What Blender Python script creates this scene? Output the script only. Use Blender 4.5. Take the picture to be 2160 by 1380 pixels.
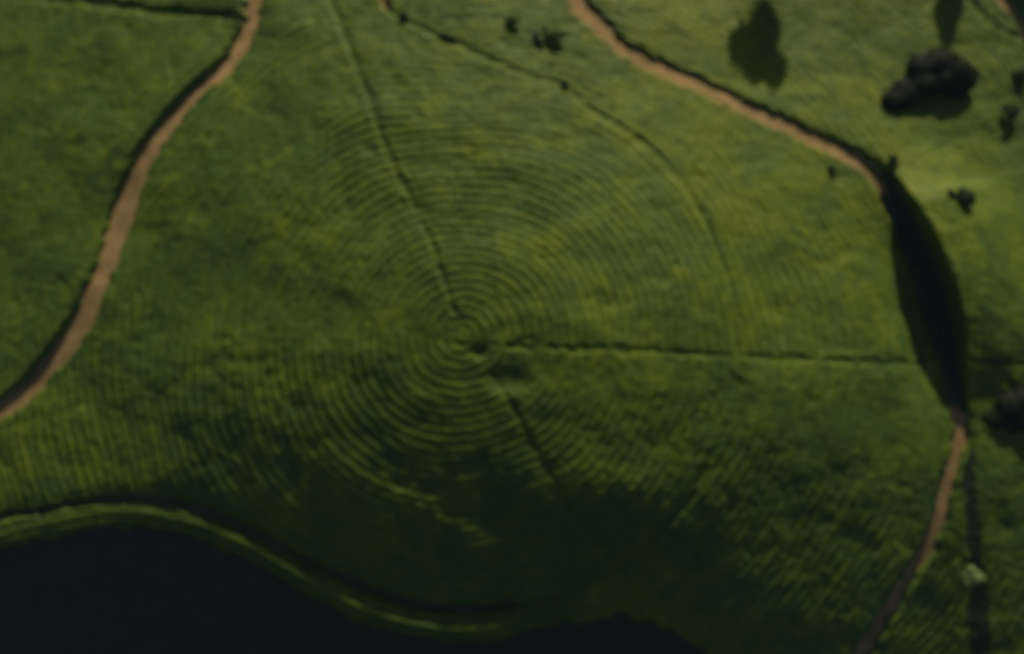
import bpy, math, random
import numpy as np
from mathutils import Vector
R = math.radians
sc = bpy.context.scene
for o in list(bpy.data.objects): bpy.data.objects.remove(o)

# ------------------------------------------------------------------ camera, sky, sun, exposure
TILT = R(10); DIST = 125.0; LENS = 28.1
CAM = np.array([0.0, -DIST*math.sin(TILT), DIST*math.cos(TILT)])
cd = bpy.data.cameras.new('camera'); cam = bpy.data.objects.new('camera', cd)
sc.collection.objects.link(cam); sc.camera = cam
cam.location = CAM; cam.rotation_euler = (TILT, 0, 0)
cd.sensor_width = 36; cd.lens = LENS; cd.clip_start = 1; cd.clip_end = 6000
cd.dof.use_dof = True; cd.dof.focus_distance = 60.0; cd.dof.aperture_fstop = 0.026   # the photograph is out of focus
SUN_EL = R(16); SUN_DIR = np.array([-0.20, -1.0])          # where shadows fall on the ground, x right, y up in the picture
SUN_DIR = SUN_DIR/np.linalg.norm(SUN_DIR)
w = bpy.data.worlds.new('World'); sc.world = w; w.use_nodes = True
nt = w.node_tree; nt.nodes.clear()
sky = nt.nodes.new('ShaderNodeTexSky'); sky.sky_type = 'NISHITA'; sky.sun_disc = False
sky.sun_elevation = SUN_EL
az = math.atan2(-SUN_DIR[0], -SUN_DIR[1])                  # azimuth of the sun clockwise from +Y
sky.sun_rotation = az
bg = nt.nodes.new('ShaderNodeBackground'); bg.inputs[1].default_value = 0.05
out = nt.nodes.new('ShaderNodeOutputWorld'); nt.links.new(sky.outputs[0], bg.inputs[0]); nt.links.new(bg.outputs[0], out.inputs[0])
sd = bpy.data.lights.new('sun', 'SUN'); so = bpy.data.objects.new('sun', sd); sc.collection.objects.link(so)
sd.energy = 5.0; sd.angle = R(0.6); sd.color = (1.0, 0.90, 0.72)
d = Vector((SUN_DIR[0]*math.cos(SUN_EL), SUN_DIR[1]*math.cos(SUN_EL), -math.sin(SUN_EL)))
so.rotation_euler = d.to_track_quat('-Z', 'Y').to_euler(); so.location = (-20, 100, 60)
sc.view_settings.view_transform = 'Standard'; sc.view_settings.look = 'None'
sc.view_settings.exposure = 0.38; sc.view_settings.gamma = 1.0

# ------------------------------------------------------------------ numeric helpers
def sstep(a, b, x):
    t = np.clip((x-a)/(b-a), 0, 1); return t*t*(3-2*t)
def vnoise(x, y, scale, seed):
    rs = np.random.RandomState(seed); T = rs.rand(256, 256)
    u = x/scale + 1000.3; v = y/scale + 1000.7
    i = np.floor(u).astype(int); j = np.floor(v).astype(int); fu = u-i; fv = v-j
    fu = fu*fu*(3-2*fu); fv = fv*fv*(3-2*fv)
    a = T[i & 255, j & 255]; b = T[(i+1) & 255, j & 255]; c = T[i & 255, (j+1) & 255]; e = T[(i+1) & 255, (j+1) & 255]
    return (a*(1-fu)+b*fu)*(1-fv) + (c*(1-fu)+e*fu)*fv
def fbm(x, y, scale, seed, octs=3):
    s = 0; a = 1; t = 0
    for k in range(octs):
        s = s + a*vnoise(x*math.cos(.7*k)+y*math.sin(.7*k), -x*math.sin(.7*k)+y*math.cos(.7*k), scale/2**k, seed+k); t += a; a *= .55
    return s/t
K = LENS/36*2160
def project(x, y, z):                                      # world -> picture position (2160 wide)
    dx = x-CAM[0]; dy = y-CAM[1]; dz = z-CAM[2]
    cy = dy*math.cos(TILT)+dz*math.sin(TILT); cz = -dy*math.sin(TILT)+dz*math.cos(TILT)
    return 1080+K*dx/(-cz), 690-K*cy/(-cz)
def catmull(P, step=0.6):
    P = np.array(P, float); Q = np.vstack([2*P[0]-P[1], P, 2*P[-1]-P[-2]]); o = []
    for i in range(1, len(Q)-2):
        L = np.linalg.norm(Q[i+1][:2]-Q[i][:2]); n = max(2, int(L/step))
        for k in range(n):
            t = k/n
            o.append(.5*((2*Q[i])+(-Q[i-1]+Q[i+1])*t+(2*Q[i-1]-5*Q[i]+4*Q[i+1]-Q[i+2])*t*t+(-Q[i-1]+3*Q[i]-3*Q[i+1]+Q[i+2])*t**3))
    o.append(Q[-2]); return np.array(o)

# ------------------------------------------------------------------ the lie of the land
DX = 0.21
XS = np.arange(-103, 106, DX); YS = np.arange(-68, 104, DX)
GX, GY = np.meshgrid(XS, YS)                               # [row y, col x]
TX = np.array([-200, 0, 270, 540, 810, 1080, 1350, 1620, 1890, 2160, 2400])
TY = np.array([-250, 0, 230, 460, 690, 920, 1150, 1380, 1600])
# how steeply the ground tips towards the sun (degrees), read row by row down the picture
TS = np.array([
 [ 6, 6, 6, 6, 6, 6, 7, 7, 6, 4, 4],
 [ 8, 8, 8, 8, 8, 8, 9, 8, 6, 5, 5],
 [ 6, 6, 6, 7, 8,10,11,10, 6, 4, 4],
 [ 2, 2, 2, 3, 3, 4, 8,10, 6, 4, 4],
 [ 2, 2, 0,-1,-2,-1, 3, 4, 4, 4, 4],
 [ 5, 3,-5,-11,-11,-11,-9,-8,-6,-3,-2],
 [-8,-9,-14,-18,-19,-19,-18,-16,-12,-9,-8],
 [-15,-15,-16,-17,-19,-21,-21,-19,-15,-12,-12],
 [-12,-12,-12,-12,-12,-12,-12,-12,-10,-9,-9]], float)
def slope_at(u, v):
    num = 0; den = 0; s = 175.0
    for j, ty in enumerate(TY):
        wy = np.exp(-((v-ty)/s)**2)
        for i, tx in enumerate(TX):
            ww = wy*np.exp(-((u-tx)/s)**2)+1e-12; num = num+ww*TS[j, i]; den = den+ww
    return num/den
cs = 5
cxs = XS[::cs]; cys = YS[::cs]; CX, CY = np.meshgrid(cxs, cys)
H = np.zeros_like(CX); j0 = int(np.argmin(abs(cys+3)))
base_x = -((CX+9)/46.0)**2*3.2; base_x = np.where(CX > 45, base_x+((CX-45)/40.)**2*4, base_x)
for it in range(4):
    u, v = project(CX, CY, H)
    S = -np.tan(np.radians(slope_at(u, v)))                # dh/dy
    I = np.vstack([np.zeros((1, S.shape[1])), np.cumsum((S[1:]+S[:-1])*.5*(DX*cs), 0)])
    H = I-I[j0:j0+1]+base_x
def samp(A, x, y, xs=cxs, ys=cys):
    i = np.clip((x-xs[0])/(xs[1]-xs[0]), 0, len(xs)-1.001); j = np.clip((y-ys[0])/(ys[1]-ys[0]), 0, len(ys)-1.001)
    a = i.astype(int); b = j.astype(int); fa = i-a; fb = j-b
    return (A[b, a]*(1-fa)+A[b, a+1]*fa)*(1-fb)+(A[b+1, a]*(1-fa)+A[b+1, a+1]*fa)*fb
def unproj(u, v, A=None, xs=None, ys=None):                # picture position -> point on the ground
    A = H if A is None else A; xs = cxs if xs is None else xs; ys = cys if ys is None else ys
    u = np.atleast_1d(np.array(u, float)); v = np.atleast_1d(np.array(v, float))
    c = np.stack([(u-1080)/K, -(v-690)/K, -np.ones_like(u)], 1)
    ct, st = math.cos(TILT), math.sin(TILT)
    D = np.stack([c[:, 0], c[:, 1]*ct-c[:, 2]*st, c[:, 1]*st+c[:, 2]*ct], 1)
    z = np.zeros_like(u)
    for k in range(25):
        t = (z-CAM[2])/D[:, 2]; x = CAM[0]+t*D[:, 0]; y = CAM[1]+t*D[:, 1]; z = samp(A, x, y, xs, ys)
    return np.stack([x, y, z], 1)
def line(pts):                                             # picture polyline (u, v[, width]) -> ground polyline (x, y, width)
    P = np.array(pts, float); W = P[:, 2:3] if P.shape[1] > 2 else np.zeros((len(P), 1))
    g = unproj(P[:, 0], P[:, 1]); return catmull(np.hstack([g[:, :2], W]))
def dist_to(L, x, y, reach=8.0):                           # distance, side (+ right of travel), width, length fraction
    Dm = np.full(x.shape, 1e9); Sd = np.zeros(x.shape); Wd = np.zeros(x.shape); Fr = np.zeros(x.shape)
    n = len(L)-1
    for k in range(n):
        a = L[k]; b = L[k+1]; e = b[:2]-a[:2]; l2 = float(e@e)
        if l2 < 1e-9: continue
        if reach < 1e5:
            i0 = np.searchsorted(x[0], min(a[0], b[0])-reach); i1 = np.searchsorted(x[0], max(a[0], b[0])+reach)
            k0 = np.searchsorted(y[:, 0], min(a[1], b[1])-reach); k1 = np.searchsorted(y[:, 0], max(a[1], b[1])+reach)
            sl = (slice(k0, k1), slice(i0, i1))
        else: sl = (slice(None), slice(None))
        px = x[sl]-a[0]; py = y[sl]-a[1]
        if px.size == 0: continue
        t = np.clip((px*e[0]+py*e[1])/l2, 0, 1); dd = np.hypot(px-t*e[0], py-t*e[1])
        m = dd < Dm[sl]
        Dm[sl] = np.where(m, dd, Dm[sl]); Sd[sl] = np.where(m, np.sign(px*e[1]-py*e[0]), Sd[sl])
        Wd[sl] = np.where(m, a[2]+(b[2]-a[2])*t, Wd[sl]); Fr[sl] = np.where(m, (k+t)/n, Fr[sl])
    return Dm, Sd, Wd, Fr

# courses of the tracks, traced on the ground (last number: width in metres)
P_LEFT = line([(540,-60,2.6),(538,0,2.6),(528,60,2.4),(490,130,2.3),(415,200,2.2),(345,280,2.4),(290,370,2.9),(255,460,3.6),(232,545,3.3),(195,640,3.3),(160,705,3.3),(110,770,2.9),(60,825,2.8),(0,872,2.6),(-80,925,2.6)])
P_RIGHT = line([(1185,-70,3.4),(1215,0,3.4),(1262,55,3.4),(1320,106,2.9),(1400,147,2.8),(1490,189,2.7),(1590,237,2.7),(1690,282,2.7),(1780,325,2.6),(1848,374,2.6),(1880,440,2.0),(1918,520,1.9),(1956,610,1.9),(1985,700,1.9),(2005,790,1.9),(2020,868,2.0),(2022,930,1.9),(1998,1000,1.9),(1980,1070,2.0),(1968,1120,1.9),(1932,1190,1.9),(1882,1270,2.0),(1827,1360,2.0),(1782,1440,2.0)])
F_TOP = line([(795,-50,1.7),(812,10,1.6),(845,40,.9),(945,88,1.1),(1080,150,.9),(1185,182,.8),(1250,235,.8),(1330,285,.8),(1400,345,.8),(1470,440,.8),(1515,540,1.0),(1545,640,1.1),(1552,750,1.0)])
F_NW = line([(686,-40,1.3),(705,20,1.3),(740,110,1.3),(775,200,1.2),(810,300,1.0),(860,410,.9),(905,500,.8),(935,590,.7),(960,660,.6)])
F_E = line([(1015,742,.6),(1040,728,1.1),(1150,735,1.1),(1300,738,1.0),(1450,745,.9),(1550,752,1.2),(1650,758,1.3),(1780,762,1.0),(1900,765,.8),(2060,768,.7),(2240,775,.7)])
F_S = line([(1035,790,.8),(1090,870,.8),(1130,950,1.0),(1180,1030,1.1),(1240,1105,.9),(1290,1180,.7)])
F_RING = line([(1500,950,.6),(1460,1040,.9),(1390,1120,1.0),(1310,1190,.9),(1200,1240,.7)])
F_TL = line([(-40,-8,1.6),(120,-2,1.7),(230,14,1.8),(350,30,1.8),(430,34,1.6),(520,45,1.4)])
F_GULLY = line([(2045,880,1.0),(2038,960,1.8),(2040,1050,2.2),(2048,1150,2.2),(2055,1250,3.4),(2058,1400,3.6)])
F_CROSS = line([(2010,-30,.8),(2100,60,.6),(2160,90,.6)])
P_CORNER = line([(2070,-80,2.0),(2112,0,2.0),(2140,40,1.8),(2200,130,1.8)])
RIM = line([(-140,1165,0),(-40,1140,0),(60,1112,0),(180,1088,0),(280,1080,0),(390,1098,0),(500,1138,0),(600,1190,0),(700,1245,0),(800,1290,0),(900,1316,0),(1000,1322,0),(1080,1310,0),(1180,1285,0),(1300,1262,0),(1400,1290,0),(1500,1345,0),(1600,1420,0),(1800,1500,0),(2300,1560,0)])
F_RIM = line([(-60,1100,.6),(60,1082,.8),(180,1062,.9),(300,1055,1.3),(390,1066,1.2),(500,1108,1.2),(600,1160,1.2),(700,1212,1.2),(800,1254,1.3),(900,1280,1.3),(1000,1284,1.2),(1080,1270,1.1)])

# crest of the hill and the steep side beyond it
yr = np.interp(XS, RIM[:, 0], RIM[:, 1])
slope_rim = np.cos(np.arctan(np.gradient(yr, XS)))
drim = (yr[None, :]-GY)*slope_rim[None, :]                 # metres beyond the crest
Z = samp(H, GX, GY)
xf = np.interp(XS, [-97, -70, -52, -40, 5, 22, 34, 60], [.75, .8, .85, 1, 1, .8, .35, .1])[None, :]
dr = np.clip(drim-0.6, 0, None)
cr = np.interp(XS, [-60, -38, -25, 2, 9], [.2, .6, 2.0, 2.0, 0])[None, :]
Z = Z-xf*np.where(dr < 5, dr*dr*.5/5*.72, .72*(dr-2.5))
Z = Z-xf*np.minimum(cr, .8)*np.exp(-((drim+2.6)/1.3)**2)+xf*cr*.42*np.exp(-((drim-.3)/1.1)**2)
# rolling unevenness
Z += (fbm(GX, GY, 16, 5, 3)-.5)*1.3 + (fbm(GX, GY, 5, 9, 2)-.5)*.18
# banks beside the dirt tracks
dR, sR, wR, fR = dist_to(P_RIGHT, GX, GY, 1e9)
dL, sL, wL, fL = dist_to(P_LEFT, GX, GY, 1e9)
# side: + is right hand of travel (travel is down the picture, so + is the picture's left)
vR = np.interp(fR, np.linspace(0, 1, len(P_RIGHT)), project(P_RIGHT[:, 0], P_RIGHT[:, 1], samp(H, P_RIGHT[:, 0], P_RIGHT[:, 1]))[1])
bankH = np.interp(vR, [0, 230, 320, 370, 410, 460, 520, 610, 690, 770, 840, 890, 1380], [.1, .1, .2, 1.2, 2.8, 4.3, 4.9, 4.8, 3.9, 2.2, .7, .3, .2])
outer = (sR < 0)
e = dR-wR*.5
Z += np.where(outer, bankH*sstep(0.0, .7+bankH*.09, e)*(1-.9*sstep(4, 13+bankH*2.2, e)), 0)
sink = np.interp(vR, [385, 430, 500, 640, 720, 800, 880], [0, .4, 1.3, 2.6, 2.2, 1.0, 0])
Z -= np.where(outer, sink*(1-sstep(0, .7+bankH*.09, e)), sink*(1-sstep(1.5, 10, e)))
innerH = np.interp(fR, [0, .4, .55, .7, .8, .9, 1], [0, 0, 0, 0, .4, .6, .5])
Z += np.where(~outer, innerH*sstep(0, 1.3, e)*(1-sstep(4, 16, e)), 0)
eL = dL-wL*.5
Z += np.where(sL > 0, np.interp(fL, [0, .5, .8, 1], [.9, .6, .6, .6])*sstep(0, 1.0, eL)*(1-sstep(5, 18, eL)), 0)
foot = {}
for nm, L, dep in (('top', F_TOP, .12), ('nw', F_NW, .05), ('e', F_E, .04), ('s', F_S, .1), ('ring', F_RING, .1), ('tl', F_TL, .15), ('gully', F_GULLY, .1), ('rim', F_RIM, .3), ('cross', F_CROSS, .2)):
    dd, ss, ww, ff = dist_to(L, GX, GY, 6.0); foot[nm] = (dd, ww)
    Z -= dep*(1-sstep(.2, 1.0, dd/np.maximum(ww, .3)))
dC, sC, wC, fC = dist_to(P_CORNER, GX, GY, 14.0)
Z += np.where((sC < 0) & (dC < 13), 1.6*sstep(0, 1.6, dC-wC*.5)*(1-sstep(6, 13, dC)), 0)
GROUND = Z
def gz(x, y): return float(samp(GROUND, np.array([x]), np.array([y]), XS, YS)[0])
def at(u, v): return unproj(u, v, GROUND, XS, YS)[0]

# ------------------------------------------------------------------ materials
def mat(name, rough=.9):
    m = bpy.data.materials.new(name); m.use_nodes = True; n = m.node_tree; b = n.nodes['Principled BSDF']
    b.inputs['Roughness'].default_value = rough; b.inputs['Specular IOR Level'].default_value = .15 if rough > .75 else .10
    return m, n, b
def ramp(n, stops):
    r = n.nodes.new('ShaderNodeValToRGB'); el = r.color_ramp.elements
    while len(el) < len(stops): el.new(.5)
    for q, (p, c) in zip(el, stops): q.position = p; q.color = (*c, 1)
    return r
def noise(n, scale, detail=3, rough=.6):
    t = n.nodes.new('ShaderNodeTexNoise'); t.inputs['Scale'].default_value = scale; t.inputs['Detail'].default_value = detail; t.inputs['Roughness'].default_value = rough
    c = n.nodes.new('ShaderNodeTexCoord'); n.links.new(c.outputs['Object'], t.inputs['Vector']); return t
def mixc(n, a, b, f, mode='MIX'):
    m = n.nodes.new('ShaderNodeMix'); m.data_type = 'RGBA'; m.blend_type = mode
    for s, v in ((m.inputs[6], a), (m.inputs[7], b), (m.inputs[0], f)):
        if hasattr(v, 'default_value') or hasattr(v, 'is_linked'): n.links.new(v, s)
        elif isinstance(v, tuple): s.default_value = (*v, 1)
        else: s.default_value = v
    return m.outputs[2]
def foliage(name, dark, mid, light, attr=True):
    m, n, b = mat(name, .7)
    a = noise(n, .9, 5, .7); r = ramp(n, [(.3, dark), (.5, mid), (.72, light)]); n.links.new(a.outputs[0], r.inputs[0])
    f = noise(n, 5.0, 3, .7); r2 = ramp(n, [(.3, (.62, .62, .62)), (.7, (1.25, 1.25, 1.25))]); n.links.new(f.outputs[0], r2.inputs[0])
    c = mixc(n, r.outputs[0], r2.outputs[0], .8, 'MULTIPLY')
    if attr:
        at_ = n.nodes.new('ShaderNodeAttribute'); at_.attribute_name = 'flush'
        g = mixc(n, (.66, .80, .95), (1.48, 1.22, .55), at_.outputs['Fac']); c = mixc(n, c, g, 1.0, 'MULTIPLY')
    n.links.new(c, b.inputs['Base Color'])
    return m
M_TEA = foliage('tea_leaves', (.036, .066, .008), (.060, .094, .009), (.092, .126, .011))
M_DARK = foliage('dark_leaves', (.016, .026, .012), (.026, .042, .016), (.040, .058, .020), False)
M_SHADE_STRIP = foliage('shade_strip_leaves', (.007, .014, .006), (.012, .023, .009), (.020, .034, .012), False)  # leaf colour darkened to stand in for a strip of shadow
M_SOFT = foliage('bush_leaves', (.022, .038, .010), (.034, .054, .014), (.048, .072, .020), False)
M_SHADE_TONE = foliage('shade_tone_leaves', (.012, .020, .014), (.018, .028, .018), (.028, .040, .023), False)  # leaf colour darkened to paint in the shade of slope and bank
M_BROWN = foliage('brown_leaves', (.014, .019, .009), (.022, .027, .012), (.036, .040, .018), False)
M_PALE = foliage('pale_leaves', (.09, .13, .04), (.13, .17, .055), (.17, .21, .075), False)
M_LIME = foliage('lime_leaves', (.11, .145, .028), (.14, .18, .036), (.17, .21, .046), False)
def soil(name, a_, b_, c_, sc1=.6):
    m, n, b = mat(name, .95); a = noise(n, sc1, 6, .65); r = ramp(n, [(.28, a_), (.5, b_), (.74, c_)]); n.links.new(a.outputs[0], r.inputs[0])
    f = noise(n, 7, 3); r2 = ramp(n, [(.3, (.75, .75, .75)), (.7, (1.2, 1.2, 1.2))]); n.links.new(f.outputs[0], r2.inputs[0])
    n.links.new(mixc(n, r.outputs[0], r2.outputs[0], .8, 'MULTIPLY'), b.inputs['Base Color'])
    bp = n.nodes.new('ShaderNodeBump'); bp.inputs['Distance'].default_value = .15; bp.inputs['Strength'].default_value = .5
    n.links.new(f.outputs[0], bp.inputs['Height']); n.links.new(bp.outputs[0], b.inputs['Normal']); return m
M_PATH = soil('packed_earth', (.15, .100, .038), (.24, .150, .058), (.31, .20, .085), .35)
M_SOIL = soil('weedy_soil', (.030, .040, .014), (.050, .055, .022), (.085, .072, .036), .5)
M_FOOT = soil('trodden_earth', (.05, .055, .025), (.085, .075, .042), (.13, .105, .06), .5)
M_SHADE_TRACK = soil('shade_toned_earth', (.030, .036, .018), (.045, .050, .028), (.065, .062, .038), .5)  # track earth coloured darker to paint in the shade of the bend
M_BARK = soil('bark', (.05, .04, .03), (.08, .065, .05), (.12, .10, .08), 3)

# ------------------------------------------------------------------ mesh from grid
def grid_mesh(name, zz, mask, m, attr=None):
    ny, nx = zz.shape
    fm = mask[:-1, :-1] | mask[1:, :-1] | mask[:-1, 1:] | mask[1:, 1:]
    jj, ii = np.nonzero(fm); a = jj*nx+ii
    F = np.stack([a, a+1, a+nx+1, a+nx], 1)
    used, inv = np.unique(F.ravel(), return_inverse=True); inv = inv.reshape(-1)
    co = np.stack([GX.ravel()[used], GY.ravel()[used], zz.ravel()[used]], 1)
    me = bpy.data.meshes.new(name)
    me.vertices.add(len(used)); me.vertices.foreach_set('co', co.astype(np.float32).ravel())
    nf = len(F); me.loops.add(nf*4); me.loops.foreach_set('vertex_index', inv.astype(np.int32))
    me.polygons.add(nf); me.polygons.foreach_set('loop_start', np.arange(0, nf*4, 4, dtype=np.int32)); me.polygons.foreach_set('loop_total', np.full(nf, 4, np.int32))
    me.update(calc_edges=True); me.validate()
    me.polygons.foreach_set('use_smooth', np.ones(nf, bool))
    if attr is not None:
        at_ = me.attributes.new('flush', 'FLOAT', 'POINT'); at_.data.foreach_set('value', attr.ravel()[used].astype(np.float32))
    me.materials.append(m); o = bpy.data.objects.new(name, me); sc.collection.objects.link(o); return o
def tag(o, label=None, cat=None, group=None, kind=None):
    if label: o['label'] = label
    if cat: o['category'] = cat
    if group: o['group'] = group
    if kind: o['kind'] = kind
    return o

# ------------------------------------------------------------------ ground: fine inside the picture, coarse to the horizon
tag(grid_mesh('ground', GROUND, np.ones(GROUND.shape, bool), M_SOIL), 'hilly ground of weedy brown soil under the tea rows', 'ground', kind='structure')
def outer_land():
    far = 2500.0
    def axis(a): 
        lo = a[0]-np.cumsum(2*1.35**np.arange(21))[::-1]; hi = a[-1]+np.cumsum(2*1.35**np.arange(21)); mid = a[::12]; mid = mid if mid[-1] == a[-1] else np.append(mid, a[-1])
        return np.concatenate([lo, mid, hi]), 21, 21+len(mid)-1
    ax, a0, a1 = axis(XS); ay, b0, b1 = axis(YS)
    X, Y = np.meshgrid(ax, ay); zz = samp(GROUND, np.clip(X, XS[0], XS[-1]), np.clip(Y, YS[0], YS[-1]), XS, YS)
    dd = np.hypot(np.maximum(0, abs(X)-104), np.maximum(0, abs(Y-18)-86)); zz = zz*np.exp(-dd/160)-14*(1-np.exp(-dd/160))
    V = list(map(tuple, np.stack([X.ravel(), Y.ravel(), zz.ravel()], 1))); F = []; nx = len(ax)
    for j in range(len(ay)-1):
        for i in range(nx-1):
            if a0 <= i < a1 and b0 <= j < b1: continue
            F.append((j*nx+i, j*nx+i+1, (j+1)*nx+i+1, (j+1)*nx+i))
    me = bpy.data.meshes.new('terrain'); me.from_pydata(V, [], F); me.materials.append(M_SOIL)
    o = bpy.data.objects.new('terrain', me); sc.collection.objects.link(o); tag(o, 'land running on beyond the tea slopes', 'terrain', kind='structure')
outer_land()
# tracks
edge = (fbm(GX, GY, 1.6, 31, 3)-.5)
def track(name, dd, ww, lab, m, extra=.5, lift=.03):
    k = dd < ww*.5+extra+edge*.5
    tag(grid_mesh(name, GROUND+lift+.02*edge, k, m), lab, 'path', kind='structure')
track('dirt_path', dL, wL, 'reddish dirt track winding down the left side of the hill', M_PATH)
shade_bend = (vR > 410+edge*30) & (vR < 855)  # stretch where the track colour carries the shade
track('dirt_road', np.where(shade_bend, 99, dR), wR, 'dirt track running round the right side of the hill, broken by its shaded bend', M_PATH)
track('shade_toned_track', np.where(shade_bend, dR, 99), wR, 'stretch of track coloured darker to paint in the dark shade of the bend', M_SHADE_TRACK)
track('corner_path', dC, wC, 'short stretch of dirt track crossing the top right corner', M_PATH)
for nm, lab, nme in (('nw', 'narrow trodden path climbing from the top to the hill centre', 'footpath'), ('e', 'narrow straight footpath from the hill centre to the right', 'footpath'),
                ('tl', 'sunken trodden path along the top left field', 'footpath'), ('rim', 'dark trodden path just above the crest hedge', 'footpath')):
    dd, ww = foot[nm]; track(nme, dd, ww, lab, M_FOOT, .15, .025)
dd, ww = foot['top']; uT, vT = project(GX, GY, GROUND)
track('dirt_spur', np.where(vT <= 24, dd, 99), ww, 'short bare dirt spur at the top edge', M_PATH, .2, .025)

# ------------------------------------------------------------------ tea canopy
c0 = unproj(975, 712)[0]
wx = (fbm(GX, GY, 22, 41, 2)-.5)*5.0; wy = (fbm(GX, GY, 22, 47, 2)-.5)*5.0
fx = np.clip(np.hypot(GX-c0[0], GY-c0[1])/22, 0, 1)
ex = GX+(fbm(GX, GY, 7, 161, 3)-.5)*16
rr = np.hypot((GX-c0[0]+wx*fx)/1.06, (GY-c0[1]+wy*fx))
SP = 1.42
phi = rr/SP
beyond = drim > -3.0                                        # rows along the crest follow the crest
phi = np.where(beyond & (ex < 6), drim/SP+.5, phi)
is_c = beyond & (ex < 6)
fr = phi-np.floor(phi); t = abs(fr-.5)*2
gapn = fbm(GX, GY, 3.0, 61, 3)
row = np.floor(phi); arc = np.where(is_c, GX, np.arctan2(GY-c0[1], GX-c0[0])*rr)
streak = vnoise(arc/4.5+row*17.3, row*3.7+.5, 1.0, 131)*.6+vnoise(arc/1.6+row*31.1, row*5.3+.5, 1.0, 133)*.4
gap = sstep(.70, .98, t)*np.clip(1.6*gapn-.20, .15, .85)
prof = 1-.30*gap-.06*t*t
lump = fbm(GX, GY, 1.1, 71, 2)
fine = fbm(GX, GY, .50, 81, 2)
hollow = sstep(.52, .92, fbm(GX, GY, 3.2, 91, 3))          # weak or missing bushes
hc = .80*prof*(.76+.16*lump+.16*streak)+.14*(fine-.5)+.18*(fbm(GX, GY, 4.5, 151, 2)-.5)
rs = np.random.RandomState(3); hc = hc+(rs.rand(*hc.shape)-.5)*.05
hc = hc*(1-.28*hollow)
def clear(dd, half, soft=.45):
    global hc
    m = sstep(half-soft*.3, half+soft, dd+edge*1.9); hc = hc*m-.12*(1-m)
clear(dR, wR*.5+.05); clear(dL, wL*.5+.05); clear(dC, wC*.5)
dens = dict(top=.25, nw=.30, e=.25, s=.25, ring=.15, tl=.5, gully=.5, rim=.5, cross=.4)
u0, v0 = project(GX, GY, GROUND)
patch = sstep(.34, .62, fbm(GX, GY, 4.5, 141, 2))
for nm, (dd, ww) in foot.items():
    if nm == 'gully': continue
    keep = hc.copy(); clear(dd, ww*dens[nm], .3)
    if nm in ('nw', 'e', 's', 'top', 'ring', 'cross'): hc = hc*patch+(1-patch)*(keep*.8+hc*.2)
    fl = dict(s=.45, tl=.35, top=.80, ring=.6, cross=.7, e=.70, nw=.70).get(nm, 0)
    if fl: hc = np.where((dd < 3) & ((nm != 'top') | (v0 > 26)) & ((nm != 'e') | (u0 < 1900)), np.maximum(hc, keep*fl), hc)
# the cut bank gets a plant cover, coloured dark as its shade
gy_, gx_ = np.gradient(GROUND, DX); steep = np.hypot(gx_, gy_)
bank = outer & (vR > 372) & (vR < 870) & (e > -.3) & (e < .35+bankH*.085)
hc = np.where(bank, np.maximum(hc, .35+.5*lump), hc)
shade_strip_m = (foot['gully'][0]+edge*1.6 < foot['gully'][1]*.45) & (e > 1.0); hc = np.where(shade_strip_m, hc*.9, hc)  # strip of canopy recoloured dark in place of a cast shadow
# trampled hollow beside the centre of the rings
hole = np.exp(-(((u0-1068)/44)**2+((v0-802)/26)**2)**1.5)+np.exp(-(((u0-1010)/15)**2+((v0-745)/13)**2))
hc = hc*(1-.9*np.clip(hole, 0, 1))
CAN = GROUND+hc-.04
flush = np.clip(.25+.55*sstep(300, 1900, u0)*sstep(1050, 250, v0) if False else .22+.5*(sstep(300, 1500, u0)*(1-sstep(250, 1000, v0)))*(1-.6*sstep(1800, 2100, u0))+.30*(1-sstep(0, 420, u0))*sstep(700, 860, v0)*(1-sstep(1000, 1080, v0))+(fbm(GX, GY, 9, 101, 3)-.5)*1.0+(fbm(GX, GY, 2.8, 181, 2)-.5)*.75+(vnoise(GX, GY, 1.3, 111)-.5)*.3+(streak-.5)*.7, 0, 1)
on = hc > .03
rimk = np.floor(drim/SP+.5)
is_b = beyond & (ex < 6)
left = (sL > 0) & (u0 < 700)
right = outer & (u0 > 1150)
rims = {0: 'lit tea hedge forming the very crest above the black slope', -1: 'tea hedge just uphill of the crest hedge, beside the dark path', 1: 'tea hedge one row below the crest, fading into shadow'}
used = np.zeros(on.shape, bool)
for k, lab in rims.items():
    m = on & is_b & (rimk == k) & (u0 < 1330) & (hc > .08); used |= m
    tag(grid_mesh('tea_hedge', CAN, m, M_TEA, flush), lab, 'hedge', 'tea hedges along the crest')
shade_tone = (drim > 2.4+(fbm(GX, GY, 3, 171, 3)-.5)*3) & (ex < 30)  # cover beyond the crest takes the painted shade colour
parcels = [
 ('tea_bushes', left & ~shade_tone, 'tea bushes in slanting rows left of the reddish track'),
 ('tea_bushes', right & ~shade_tone, 'bright tea bushes right of the long dirt track'),
 ('shade_tone_bushes', shade_tone, 'plants coloured blackish as painted shade on the steep slope below the crest hedges'),
 ('tea_bushes', ~left & ~right & ~shade_tone, 'concentric rows of tea bushes covering the round hill between both tracks')]
for nme, m, lab in parcels:
    tag(grid_mesh(nme, CAN, on & m & ~used & ~bank & ~shade_strip_m, M_SHADE_TONE if m is shade_tone else M_TEA, flush), lab, 'tea bushes', kind='stuff')

tag(grid_mesh('shade_tone_bushes', CAN, on & bank & ~used, M_SHADE_TONE, flush), 'plants coloured blackish as painted shade on the steep bank shading the bend of the right track', 'shade_tone', kind='stuff')
tag(grid_mesh('dark_shade_strip', CAN, on & shade_strip_m, M_SHADE_STRIP, flush), 'straight strip of leaves darkened as a shadow, running down the lower right, beyond the track', 'hedge')

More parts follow.
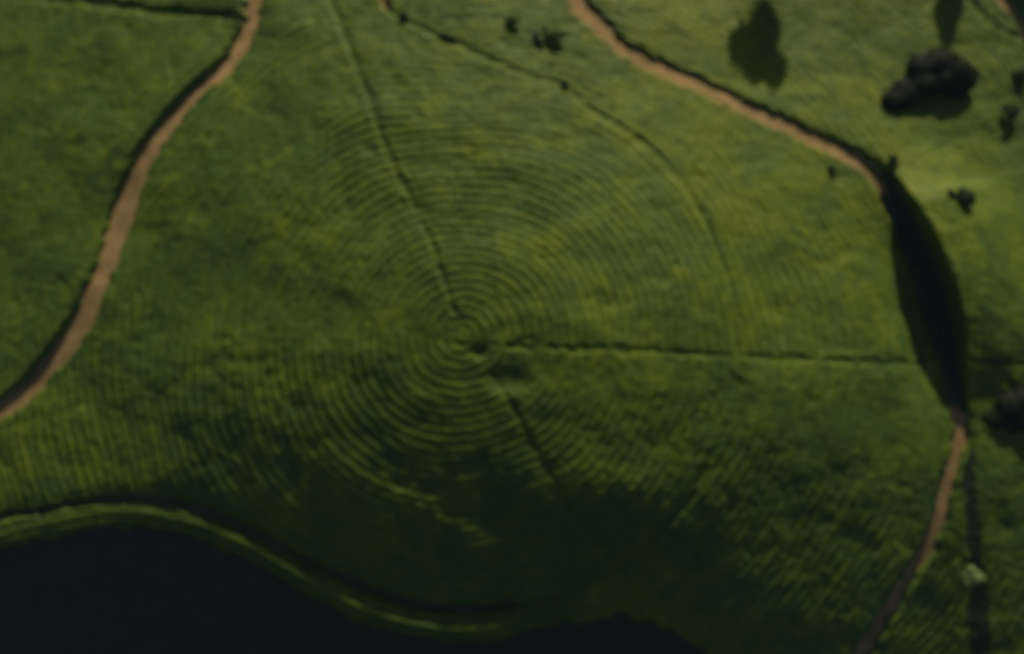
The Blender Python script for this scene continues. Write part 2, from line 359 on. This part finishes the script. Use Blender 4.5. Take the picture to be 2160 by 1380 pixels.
# ------------------------------------------------------------------ trees and shrubs
def tube(V, F, p, q, r0, r1, n=7):
    p = Vector(p); q = Vector(q); ax = (q-p).normalized(); a = ax.orthogonal().normalized(); b = ax.cross(a); s = len(V)
    for c, r in ((p, r0), (q, r1)):
        for k in range(n):
            t_ = 2*math.pi*k/n; V.append(tuple(c+a*r*math.cos(t_)+b*r*math.sin(t_)))
    for k in range(n): F.append((s+k, s+(k+1) % n, s+n+(k+1) % n, s+n+k))
def mesh_obj(name, V, F, m, parent, smooth=False):
    me = bpy.data.meshes.new(name); me.from_pydata(V, [], F); me.materials.append(m)
    if smooth: me.polygons.foreach_set('use_smooth', [True]*len(F))
    o = bpy.data.objects.new(name, me); sc.collection.objects.link(o); o.parent = parent; return o
def tree(name, u, v, height, rad, m, label, cat, seed, lobes=None, leaf=.30, n=5000, flat=.55, spr=1.0, group=None):
    """u, v: picture position of the foot; lobes: (dx, dy, dz, r) in metres around the crown centre"""
    rg = random.Random(seed); b = at(u, v)
    root = bpy.data.objects.new(name, None); sc.collection.objects.link(root); root.location = (b[0], b[1], b[2]-.1)
    tag(root, label, cat, group)
    cz = height-rad*flat
    if lobes is None:
        lobes = []
        for k in range(9):
            a = rg.uniform(0, 6.28); q = rad*rg.uniform(.25, .72); lobes.append((q*math.cos(a), q*math.sin(a), rg.uniform(-.35, .4)*rad*flat, rad*rg.uniform(.28, .48)))
        lobes.append((0, 0, rad*flat*.3, rad*.5))
    V = []; F = []
    z1 = max(.4, cz-rad*.4); tr = max(.05, height*.022)
    tube(V, F, (0, 0, -.3), (0, 0, z1), tr*1.5, tr)
    for (lx, ly, lz, lr) in lobes: tube(V, F, (0, 0, z1*rg.uniform(.7, .98)), (lx, ly, cz+lz), tr*.6, tr*.15, 5)
    mesh_obj('trunk', V, F, M_BARK, root, True)
    V = []; F = []; tot = sum(l[3]**2 for l in lobes); zs = max(flat, .45)*1.2
    for q, (lx, ly, lz, lr) in enumerate(lobes):
        c0_ = Vector((lx, ly, cz+lz)); bumps = [(Vector((rg.gauss(0, 1), rg.gauss(0, 1), rg.gauss(0, 1))).normalized(), rg.uniform(-.22, .26)) for k in range(14)]
        def rad_at(dv): return lr*(.72 if m is M_DARK else .84)*(1+sum(a_*max(0, dv.dot(b_))**6 for b_, a_ in bumps))
        nu, nv = 18, 10; s0 = len(V)                       # lumpy inner mass, so that little light leaks through
        for jv in range(nv+1):
            for iu in range(nu):
                th = math.pi*jv/nv; ph = 2*math.pi*iu/nu; dv = Vector((math.sin(th)*math.cos(ph), math.sin(th)*math.sin(ph), math.cos(th)))
                p = dv*rad_at(dv); V.append((c0_.x+p.x, c0_.y+p.y, max(.05, c0_.z+p.z*zs)))
        for jv in range(nv):
            for iu in range(nu):
                a = s0+jv*nu+iu; b_ = s0+jv*nu+(iu+1) % nu; F.append((a, a+nu, b_+nu, b_))
        for k in range(int(n*.55*lr*lr/tot)):
            dv = Vector((rg.gauss(0, 1), rg.gauss(0, 1), rg.gauss(0, 1)+.2)).normalized(); p = dv*rad_at(dv)*(rg.uniform(.9, 1.45) if m is M_DARK else rg.uniform(.94, 1.2))
            p = c0_+Vector((p.x, p.y, p.z*zs)); p.z = max(p.z, .1)
            nrm = (dv+Vector((rg.gauss(0, .38), rg.gauss(0, .38), rg.gauss(0, .38)))).normalized(); a = nrm.orthogonal().normalized(); bb = nrm.cross(a)
            t_ = rg.uniform(0, 6.28); a2 = a*math.cos(t_)+bb*math.sin(t_); b2 = nrm.cross(a2); s_ = leaf*rg.uniform(.6, 1.2); i = len(V)
            V += [tuple(p-a2*s_), tuple(p-b2*s_*.5), tuple(p+a2*s_), tuple(p+b2*s_*.5)]; F.append((i, i+1, i+2, i+3))
    mesh_obj('crown', V, F, m, root)
    return root
tree('tree', 1965, 176, 4.8, 6.8, M_BROWN, 'wide brownish tree with a dark shadow below it, largest on the right side', 'tree', 1, n=26000, flat=.42,
     lobes=[(-2.6,1.8,.2,3.0),(.6,2.4,.5,3.2),(3.2,1.4,.3,3.0),(5.2,0,-.2,2.1),(1.2,0,.2,3.0),(-2.8,-1.2,.2,2.8),(-6.0,-2.8,.2,2.6),(-8.4,-4.4,.4,2.2),(3.8,-1.4,-.4,2.4)])
tree('shrub', 1880, 345, 1.9, 1.2, M_SOFT, 'dark green shrub at the bend where the track enters the shade', 'shrub', 3, n=1800, leaf=.2)
tree('shrub', 2025, 424, 2.5, 1.9, M_SOFT, 'small round dark shrub alone in the bright field right of the bend', 'shrub', 4, n=2600, leaf=.2)
tree('shrub', 2003, 416, 1.3, 1.1, M_BROWN, 'low brownish shrub touching the left of a darker round one', 'shrub', 5, n=1500, leaf=.2)
tree('shrub', 2120, 244, 2.6, 1.6, M_SOFT, 'dark round shrub below the right end of the brownish tree', 'shrub', 6, n=3000, leaf=.22)
tree('shrub', 2146, 165, 2.2, 1.7, M_SOFT, 'dark green shrub by the right edge near the top', 'shrub', 7, n=3000, leaf=.22)
tree('tree', 2120, 872, 3.2, 4.6, M_BROWN, 'brownish tree cut by the right edge, beside where the track comes out of shade', 'tree', 8, n=13000, flat=.45,
     lobes=[(0,1.2,.3,2.3),(2.2,2.1,.3,2.2),(2.8,-.2,0,2.6),(-3.4,-.6,-.5,1.7),(-1.6,-.9,-.2,1.9),(.4,-1.3,-.4,2.0)])
tree('young_tree', 2030, 1214, 5.0, 1.8, M_PALE, 'slender pale green tree standing in the lower right beside the strip of painted shadow', 'tree', 9, spr=.5, n=2600, leaf=.22, flat=.8)
tree('shrub', 1168, 80, 2.7, 2.3, M_LIME, 'light green rounded shrub near the top with shade on its left', 'shrub', 10, spr=.35, n=3600, leaf=.22)
tree('shrub', 1082, 50, 2.1, 1.3, M_LIME, 'smaller light green shrub left of the rounded one near the top', 'shrub', 11, spr=.35, n=2400, leaf=.2)
tree('shrub', 1138, 92, 1.6, 1.1, M_SOFT, 'dark leaf clump put in as the shade left of a light green shrub', 'shrub', 12, n=1600, leaf=.2,  # clump added where shade falls beside the light shrub
     lobes=[(-.6,1.2,0,.5),(-.4,.3,0,.6),(.1,-.6,0,.5)])
tree('shrub', 944, 84, 1.6, 1.2, M_SOFT, 'dark low shrub on the faint curving footpath near the top', 'shrub', 13, n=1400, leaf=.2,
     lobes=[(-1,.5,0,.5),(0,0,0,.6),(1,-.5,0,.5)])
tree('shrub', 852, 42, 1.6, 1.0, M_SOFT, 'dark shrub just below the bare dirt spur', 'shrub', 14, n=1200, leaf=.2)
tree('shrub', 1190, 182, 1.5, .8, M_SOFT, 'tiny dark shrub below the rounded light green one', 'shrub', 15, n=900, leaf=.18)
tree('shrub', 1752, 362, 1.5, .9, M_SOFT, 'tiny dark shrub inside the bend of the long track', 'shrub', 16, n=900, leaf=.18)
tree('shrub', 505, 42, 1.5, .8, M_SOFT, 'small dark shrub against the left side of the reddish track at the top', 'shrub', 17, n=1000, leaf=.18)
# trees standing just outside the upper edge, whose shadows fall into the picture
tree('tree', 1612, -38, 11.5, 6.4, M_DARK, 'dark leafy tree just above the upper edge, casting the large shadow at the top right', 'tree', 20, n=16000, flat=.7)
tree('tree', 2004, -52, 7.0, 3.2, M_DARK, 'dark slim tree above the upper edge casting a narrow shadow', 'tree', 21, n=6000, flat=.9)

# ------------------------------------------------------------------ thin morning air
def haze():
    V = [(x, y, z) for z in (-95, 140) for x, y in ((-125, -110), (130, -110), (130, 125), (-125, 125))]
    F = [(3, 2, 1, 0), (4, 5, 6, 7), (0, 1, 5, 4), (1, 2, 6, 5), (2, 3, 7, 6), (3, 0, 4, 7)]
    V = [(x*26 if True else x, y*26, z) for x, y, z in V]
    me = bpy.data.meshes.new('haze'); me.from_pydata(V, [], F)
    m = bpy.data.materials.new('morning_air'); m.use_nodes = True; n = m.node_tree; n.nodes.clear()
    o_ = n.nodes.new('ShaderNodeOutputMaterial'); p = n.nodes.new('ShaderNodeVolumePrincipled')
    p.inputs['Color'].default_value = (.45, .72, 1, 1); p.inputs['Density'].default_value = 4.6e-5
    n.links.new(p.outputs[0], o_.inputs['Volume']); me.materials.append(m)
    o = bpy.data.objects.new('haze', me); sc.collection.objects.link(o); o['kind'] = 'stuff'; o['label'] = 'thin bluish morning air over the fields'
haze()
